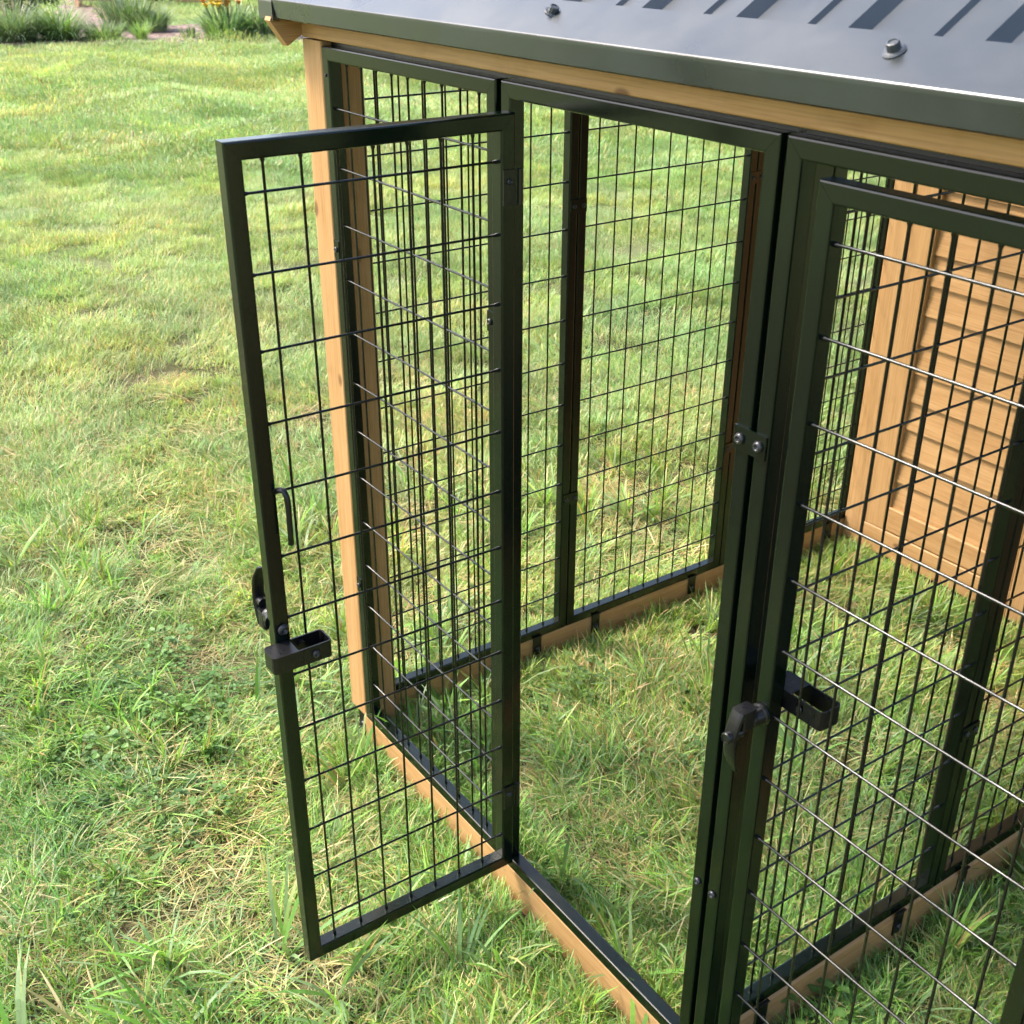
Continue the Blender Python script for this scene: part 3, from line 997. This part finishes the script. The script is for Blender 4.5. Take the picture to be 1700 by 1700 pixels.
def scatter(name, x, y, lean, spread, smin, smax, col, n, label, cat, tilt=0.12, idx=None, sc=None):
    k = len(x)
    rot = np.zeros((k, 3))
    rot[:, 0] = rng.normal(0, tilt, k); rot[:, 1] = rng.normal(0, tilt, k)
    rot[:, 2] = (lie(x, y) if lean else 0) + rng.normal(0, spread, k)
    s = rng.uniform(smin, smax, k) if sc is None else sc
    pts = np.stack([x, y, gh(x, y)], 1)
    i = rng.integers(0, n, k) if idx is None else idx
    return instancer(name, pts, rot, s, i, col, label, cat)

# close grass
c_near, n_near = proto_collection('near_blades', near_p, M_GRASS)
x, y, d = polar(3500, 0.35, 4.6, R(44))
fade = rng.random(len(x)) < np.clip((5.0 - d) / 2.0, 0, 1)
bd = beam_dist(x, y)
keep = fade & (bd > 0.094) & ~((y > 1.60) & (x > -0.06) & (x < 1.65))
x, y, d = x[keep], y[keep], d[keep]
inside = (x > -0.03) & (x < 1.64) & (y > 0.02)
lng = vnoise(x, y, 4.2, 0.4)
sc = np.clip(0.80 + 0.30 * lng + rng.normal(0, 0.14, len(x)) + 0.10 * inside, 0.45, 1.5) * np.clip(1.12 - 0.12 * d, 0.62, 1)
thin = rng.random(len(x)) < np.clip(0.9 + 0.5 * lng, 0.62, 1)
x, y, sc = x[thin], y[thin], sc[thin]
scatter('long_grass', x, y, True, 0.7, 0, 0, c_near, n_near, 'long unmown grass growing in and around the kennel', 'grass', sc=sc)
# matted straw between the blades
c_mat, n_mat = proto_collection('matted_straw', matted_p, M_GRASS)
x, y, d = polar(2600, 0.35, 4.6, R(44))
keep = (beam_dist(x, y) > 0.10) & (rng.random(len(x)) < np.clip(0.55 + 0.75 * vnoise(x, y, 3.1, 2.0), 0.16, 1)) & ~((y > 1.60) & (x > -0.06) & (x < 1.65))
scatter('dry_thatch', x[keep], y[keep], True, 1.2, 0.7, 1.15, c_mat, n_mat, 'dry straw-coloured clippings matted between the green blades', 'dry grass')
# broad blades in single tufts, and fringe along the timbers
c_tuft, n_tuft = proto_collection('blade_tuft', tuft_p, M_GRASS)
x, y, d = polar(1500, 0.35, 3.6, R(44))
keep = (beam_dist(x, y) > 0.035) & (vnoise(x, y, 3.4, 5.0) + rng.normal(0, 0.35, len(x)) + 0.35 * np.exp(-((x - 0.15) ** 2 + (y + 0.65) ** 2) / 0.12) > 0.22) & ~((y > 1.60) & (x > -0.06) & (x < 1.65))
scatter('broad_grass', x[keep], y[keep], True, 1.4, 0.6, 1.15, c_tuft, n_tuft, 'broad-bladed tufts standing taller than the lawn near the kennel', 'grass')
c_fine, n_fine = proto_collection('edge_tuft', fine_p, M_GRASS)
fx, fy = [], []
for (x0, y0, x1, y1) in ((0.0, 0.017, 1.62, 0.017), (-0.049, 0.034, -0.049, 1.64), (1.05, 0.034, 1.05, 1.64), (-0.05, 1.635, 1.64, 1.635)):
    L_ = math.hypot(x1 - x0, y1 - y0)
    k = int(L_ * 560)
    t = rng.random(k); sd = np.where(rng.random(k) < 0.5, -1, 1); off = sd * rng.uniform(0.030, 0.120, k)
    if y0 > 1.6: off = -np.abs(off)
    ux, uy = (x1 - x0) / L_, (y1 - y0) / L_
    fx.append(x0 + t * (x1 - x0) - uy * off); fy.append(y0 + t * (y1 - y0) + ux * off)
x, y = np.concatenate(fx), np.concatenate(fy)
keep = beam_dist(x, y) > 0.028
x, y = x[keep], y[keep]
scatter('edge_grass', x, y, False, 3.0, 0.55, 1.05, c_fine, n_fine, 'grass fringe growing against the kennel base timbers', 'grass', 0.08)
# clover
c_clo, n_clo = proto_collection('clover_leaf', clover_p, M_GRASS)
x, y, d = polar(2600, 0.35, 3.4, R(44))
wgt = vnoise(x, y, 2.6, 9.0) + 0.9 * np.exp(-((x - 0.95) ** 2 + (y - 0.20) ** 2) / 0.05) + 0.8 * np.exp(-((x - 0.22) ** 2 + (y + 0.62) ** 2) / 0.03)
keep = (beam_dist(x, y) > 0.06) & (wgt + rng.normal(0, 0.25, len(x)) > 0.86) & ~((y > 1.60) & (x > -0.06) & (x < 1.65))
scatter('clover', x[keep], y[keep], False, 3.0, 0.7, 1.2, c_clo, n_clo, 'low clover and weed leaves among the grass near the kennel', 'clover', 0.1)
# lawn
c_mid, n_mid = proto_collection('lawn_patch', mid_p, M_GRASS)
x, y, d = polar(5600, 2.7, 11.6, R(40))
keep = (rng.random(len(x)) < np.clip((d - 2.5) / 1.6, 0, 1)) & ((x < -0.20) | (y < -0.2) | (y > 2.8))
x, y = x[keep], y[keep]
scatter('mown_lawn', x, y, True, 1.1, 0.75, 1.2, c_mid, n_mid, 'short pale mown lawn stretching away beyond the kennel', 'lawn')
c_far, n_far = proto_collection('far_patch', far_p, M_GRASS)
x, y, d = polar(2700, 8.8, 34, R(38))
keep = ~in_poly(x, y, [(a + (0.5 if a > -17 else -0.3), b) for a, b in BED])
x, y = x[keep], y[keep]
scatter('distant_lawn', x, y, True, 1.1, 0.8, 1.2, c_far, n_far, 'distant lawn in front of and behind the garden bed', 'lawn')

# ------------------------------------------------------------------ garden bed far behind
def bed_mesh(poly, z):
    """grid of mulch over the bed outline, edges feathered by the grass"""
    V, F = [], []
    st = 0.22
    x0, x1 = min(p[0] for p in poly), max(p[0] for p in poly)
    y0, y1 = min(p[1] for p in poly), max(p[1] for p in poly)
    ids = {}
    gx = np.arange(x0, x1 + st, st); gy = np.arange(y0, y1 + st, st)
    def vid(i, j):
        if (i, j) not in ids:
            ids[(i, j)] = len(V)
            x, y = gx[i], gy[j]
            V.append((x + random.uniform(-.05, .05), y + random.uniform(-.05, .05), z + 0.03 + ground_h(x, y) + random.uniform(-.015, .02)))
        return ids[(i, j)]
    for i in range(len(gx) - 1):
        for j in range(len(gy) - 1):
            if in_poly(np.array([gx[i] + st / 2]), np.array([gy[j] + st / 2]), poly)[0]:
                F.append((vid(i, j), vid(i + 1, j), vid(i + 1, j + 1), vid(i, j + 1)))
    return V, F
tag(obj('mulch_bed', *bed_mesh(BED, GZ), M_MULCH, None, True), 'brown bark mulch of the garden bed across the lawn', 'garden bed', kind='structure')

def plain(name, base, rough=0.6):
    mt, N, L, B = new_mat(name)
    tc = N.new('ShaderNodeTexCoord')
    n1 = noise(N, L, tc.outputs['Object'], 14, 5, 0.6)
    c = ramp(N, [(0.3, [v * 0.8 for v in base]), (0.7, [v * 1.2 for v in base])])
    L.new(n1.outputs[0], c.inputs[0]); L.new(c.outputs[0], B.inputs['Base Color'])
    B.inputs['Roughness'].default_value = rough
    return mt
M_STEM = plain('green_stem', (0.12, 0.17, 0.06))
M_PETAL = plain('yellow_petal', (0.85, 0.52, 0.045), 0.5)
M_PETAL2 = plain('orange_petal', (0.80, 0.30, 0.05), 0.5)

def grass_plant(name, loc, n, Lr, wr, cols, label, lean=(0.05, 0.9), curl=(0.4, 1.6), rad=0.1, cat='plant', plume=None):
    root = link(bpy.data.objects.new(name, None)); root.location = loc
    t = Tuft()
    for k in range(n):
        a = random.uniform(0, 2 * math.pi); r = rad * math.sqrt(random.random())
        t.blade((r * math.cos(a), r * math.sin(a), 0), random.uniform(*Lr), random.uniform(*wr), a + random.gauss(0, 0.4), random.uniform(*lean),
                random.uniform(*curl), jit(random.choice(cols), 0.25), 5, None, random.uniform(-0.5, 0.5))
    o = obj_me('foliage', t.mesh(name + '_leaves', M_LEAF), root)
    mb = MB()
    for k in range(5):
        a = random.uniform(0, 6.28); r = rad * 0.5
        mb.add(*tube([(r * math.cos(a), r * math.sin(a), -0.05), (r * 1.2 * math.cos(a), r * 1.2 * math.sin(a), 0.12)], 0.012, 6))
    obj('crown', mb.V, mb.F, M_STEM, root)
    if plume:
        tp_ = Tuft()
        for k in range(plume):
            a = random.uniform(0, 6.28); ln = random.uniform(0.1, 0.5); Ls = random.uniform(0.40, 0.62)
            b0 = Vector((math.cos(a) * math.sin(ln) * Ls, math.sin(a) * math.sin(ln) * Ls, math.cos(ln) * Ls))
            for j in range(26):
                tp_.blade(tuple(b0 * (0.72 + 0.012 * j)), 0.035, 0.004, random.uniform(0, 6.28), 0.7, 0.3, jit((0.50, 0.40, 0.30)), 2)
        obj_me('plume', tp_.mesh(name + '_plume', M_LEAF), root)
    tag(root, label, cat, 'plants of the garden bed', 'thing')
    return root

BZ = GZ + 0.04
SIL = [(0.23, 0.31, 0.18), (0.19, 0.28, 0.14), (0.27, 0.35, 0.22)]
MIDG = [(0.15, 0.25, 0.085), (0.18, 0.28, 0.10), (0.12, 0.21, 0.07)]
BRI = [(0.19, 0.32, 0.08), (0.24, 0.36, 0.11)]
grass_plant('fountain_grass', (-16.55, 3.42, BZ), 900, (0.36, 0.74), (0.008, 0.016), MIDG + SIL, 'wide arching ornamental grass with pale plumes at the end of the garden bed', (0.1, 1.1), (0.6, 1.7), 0.30, 'ornamental grass', 16)
grass_plant('fountain_grass', (-16.45, 4.02, BZ), 760, (0.30, 0.66), (0.008, 0.016), MIDG + BRI, 'smaller arching ornamental grass beside the pale-plumed one', (0.1, 1.1), (0.6, 1.7), 0.25, 'ornamental grass')
grass_plant('low_grass', (-16.0, 4.50, BZ), 420, (0.18, 0.36), (0.007, 0.012), BRI + MIDG, 'low light green grass mound at the lawn edge of the bed', (0.1, 1.2), (0.4, 1.3), 0.26, 'ornamental grass')
grass_plant('iris_plant', (-17.3, 5.28, BZ), 330, (0.32, 0.58), (0.014, 0.026), SIL + MIDG, 'upright grey-green iris clump standing in the mulch', (0.0, 0.55), (0.2, 1.1), 0.34, 'plant')
grass_plant('iris_plant', (-16.95, 5.50, BZ), 300, (0.25, 0.48), (0.014, 0.026), SIL + MIDG, 'shorter grey-green leaf clump leaning against the upright iris', (0.0, 0.8), (0.3, 1.3), 0.28, 'plant')
grass_plant('small_tuft', (-15.75, 4.95, BZ), 130, (0.18, 0.32), (0.007, 0.012), BRI, 'small round bright green tuft alone in the mulch', (0.0, 0.8), (0.2, 0.8), 0.09, 'plant')
grass_plant('seedling', (-15.6, 5.62, BZ), 60, (0.10, 0.22), (0.007, 0.012), BRI + MIDG, 'thin green seedling on the mulch between tuft and lilies', (0.0, 0.9), (0.2, 0.8), 0.12, 'plant')

def lily(loc, n, label, flowers, Lr):
    root = grass_plant('daylily', loc, n, Lr, (0.018, 0.034), MIDG + SIL, label, (0.0, 0.8), (0.4, 1.5), 0.30, 'flowering plant')
    for k in range(flowers):
        a = random.uniform(0, 6.28); r = random.uniform(0, 0.36); zt = random.uniform(0.36, 0.56)
        top = Vector((r * math.cos(a), r * math.sin(a), zt))
        obj('stem', *tube([(top.x * 0.3, top.y * 0.3, 0), (top.x * 0.75, top.y * 0.75, zt * 0.6), tuple(top)], 0.005, 5), M_STEM, root)
        mb = MB()
        for j in range(6):
            b = j * 1.047 + random.uniform(-.1, .1)
            d = Vector((math.cos(b), math.sin(b), 0)); e = Vector((-d.y, d.x, 0))
            rows = []
            for i, (rr, hh, ww) in enumerate(((0.004, 0.0, 0.008), (0.026, 0.040, 0.020), (0.058, 0.062, 0.023), (0.086, 0.052, 0.0))):
                c = top + d * rr + Vector((0, 0, hh))
                rows.append((c - e * ww, c + e * ww) if ww else (c,))
            V = [tuple(p) for r_ in rows for p in r_]
            mb.add(V, [(0, 1, 3, 2), (2, 3, 5, 4), (4, 5, 6)])
        obj('flower', mb.V, mb.F, M_PETAL if random.random() < 0.75 else M_PETAL2, root)
    return root
lily((-15.15, 6.02, BZ), 420, 'daylily clump crowned with yellow flowers beside the kennel roof', 26, (0.3, 0.58))
lily((-15.0, 6.50, BZ), 380, 'green daylily clump with few blooms half behind the roof corner', 6, (0.3, 0.52))
grass_plant('low_grass', (-14.82, 5.75, BZ), 240, (0.15, 0.32), (0.008, 0.014), BRI, 'bright green low clump at the foot of the yellow daylilies', (0.0, 0.9), (0.2, 1.0), 0.16, 'plant')

def shrub(name, loc, w, h, label, cols, n=2600):
    root = link(bpy.data.objects.new(name, None)); root.location = loc
    t = Tuft()
    lobes = [(random.uniform(-.45, .45) * w, random.uniform(-.45, .45) * w, random.uniform(.35, .8) * h, random.uniform(.2, .36) * min(w, h)) for _ in range(13)]
    for k in range(n):
        lx, ly, lz, lr = random.choice(lobes)
        v = Vector((random.gauss(0, 1), random.gauss(0, 1), random.gauss(0, 1))).normalized() * lr * random.random() ** 0.35
        t.blade((lx + v.x, ly + v.y, max(0.03, lz + v.z)), random.uniform(0.04, 0.085), random.uniform(0.02, 0.034), random.uniform(0, 6.28), random.uniform(0.3, 1.8), 0.5, jit(random.choice(cols), 0.3), 2)
    obj_me('crown', t.mesh(name + '_crown', M_LEAF), root)
    mb = MB()
    for lx, ly, lz, lr in lobes[:7]:
        mb.add(*tube([(lx * 0.1, ly * 0.1, -0.05), (lx * 0.5, ly * 0.5, lz * 0.5), (lx, ly, lz)], [0.02, 0.013, 0.006], 6))
    obj('stem', mb.V, mb.F, plain('bark', (0.09, 0.07, 0.05)), root)
    return tag(root, label, 'shrub', 'shrubs behind the garden bed')
DK = [(0.055, 0.11, 0.030), (0.075, 0.14, 0.04), (0.045, 0.09, 0.025)]
shrub('shrub', (-21.7, 7.45, BZ), 1.2, 0.5, 'dark green rounded shrub behind the strip of grass', DK)
shrub('shrub', (-22.6, 6.55, BZ), 0.6, 0.5, 'small yellow-green upright shrub in the back of the mulch', BRI)
shrub('shrub', (-19.6, 4.55, BZ), 1.0, 0.55, 'dark leafy shrub behind the ornamental grasses', DK)
shrub('shrub', (-23.5, 9.5, BZ), 1.6, 0.9, 'wide green shrub beyond the timber edging', MIDG)
# timber edging and bricks glimpsed at the back of the bed
fix_normals(tag(obj('edging_timber', *box(-0.09, 0.09, -0.5, 0.5, 0, 0.16, 0.01, 'y'), WY), 'short light timber edging block lying on the far lawn', 'timber')).location = (-21.6, 8.15, GZ - 0.01)
mb = tag(obj('edging_stone', *box(-0.12, 0.12, -0.35, 0.35, 0, 0.2, 0.02, 'y'), plain('red_stone', (0.33, 0.17, 0.11))), 'reddish stone block behind the iris clump', 'stone')
fix_normals(mb); mb.location = (-22.3, 6.35, GZ)
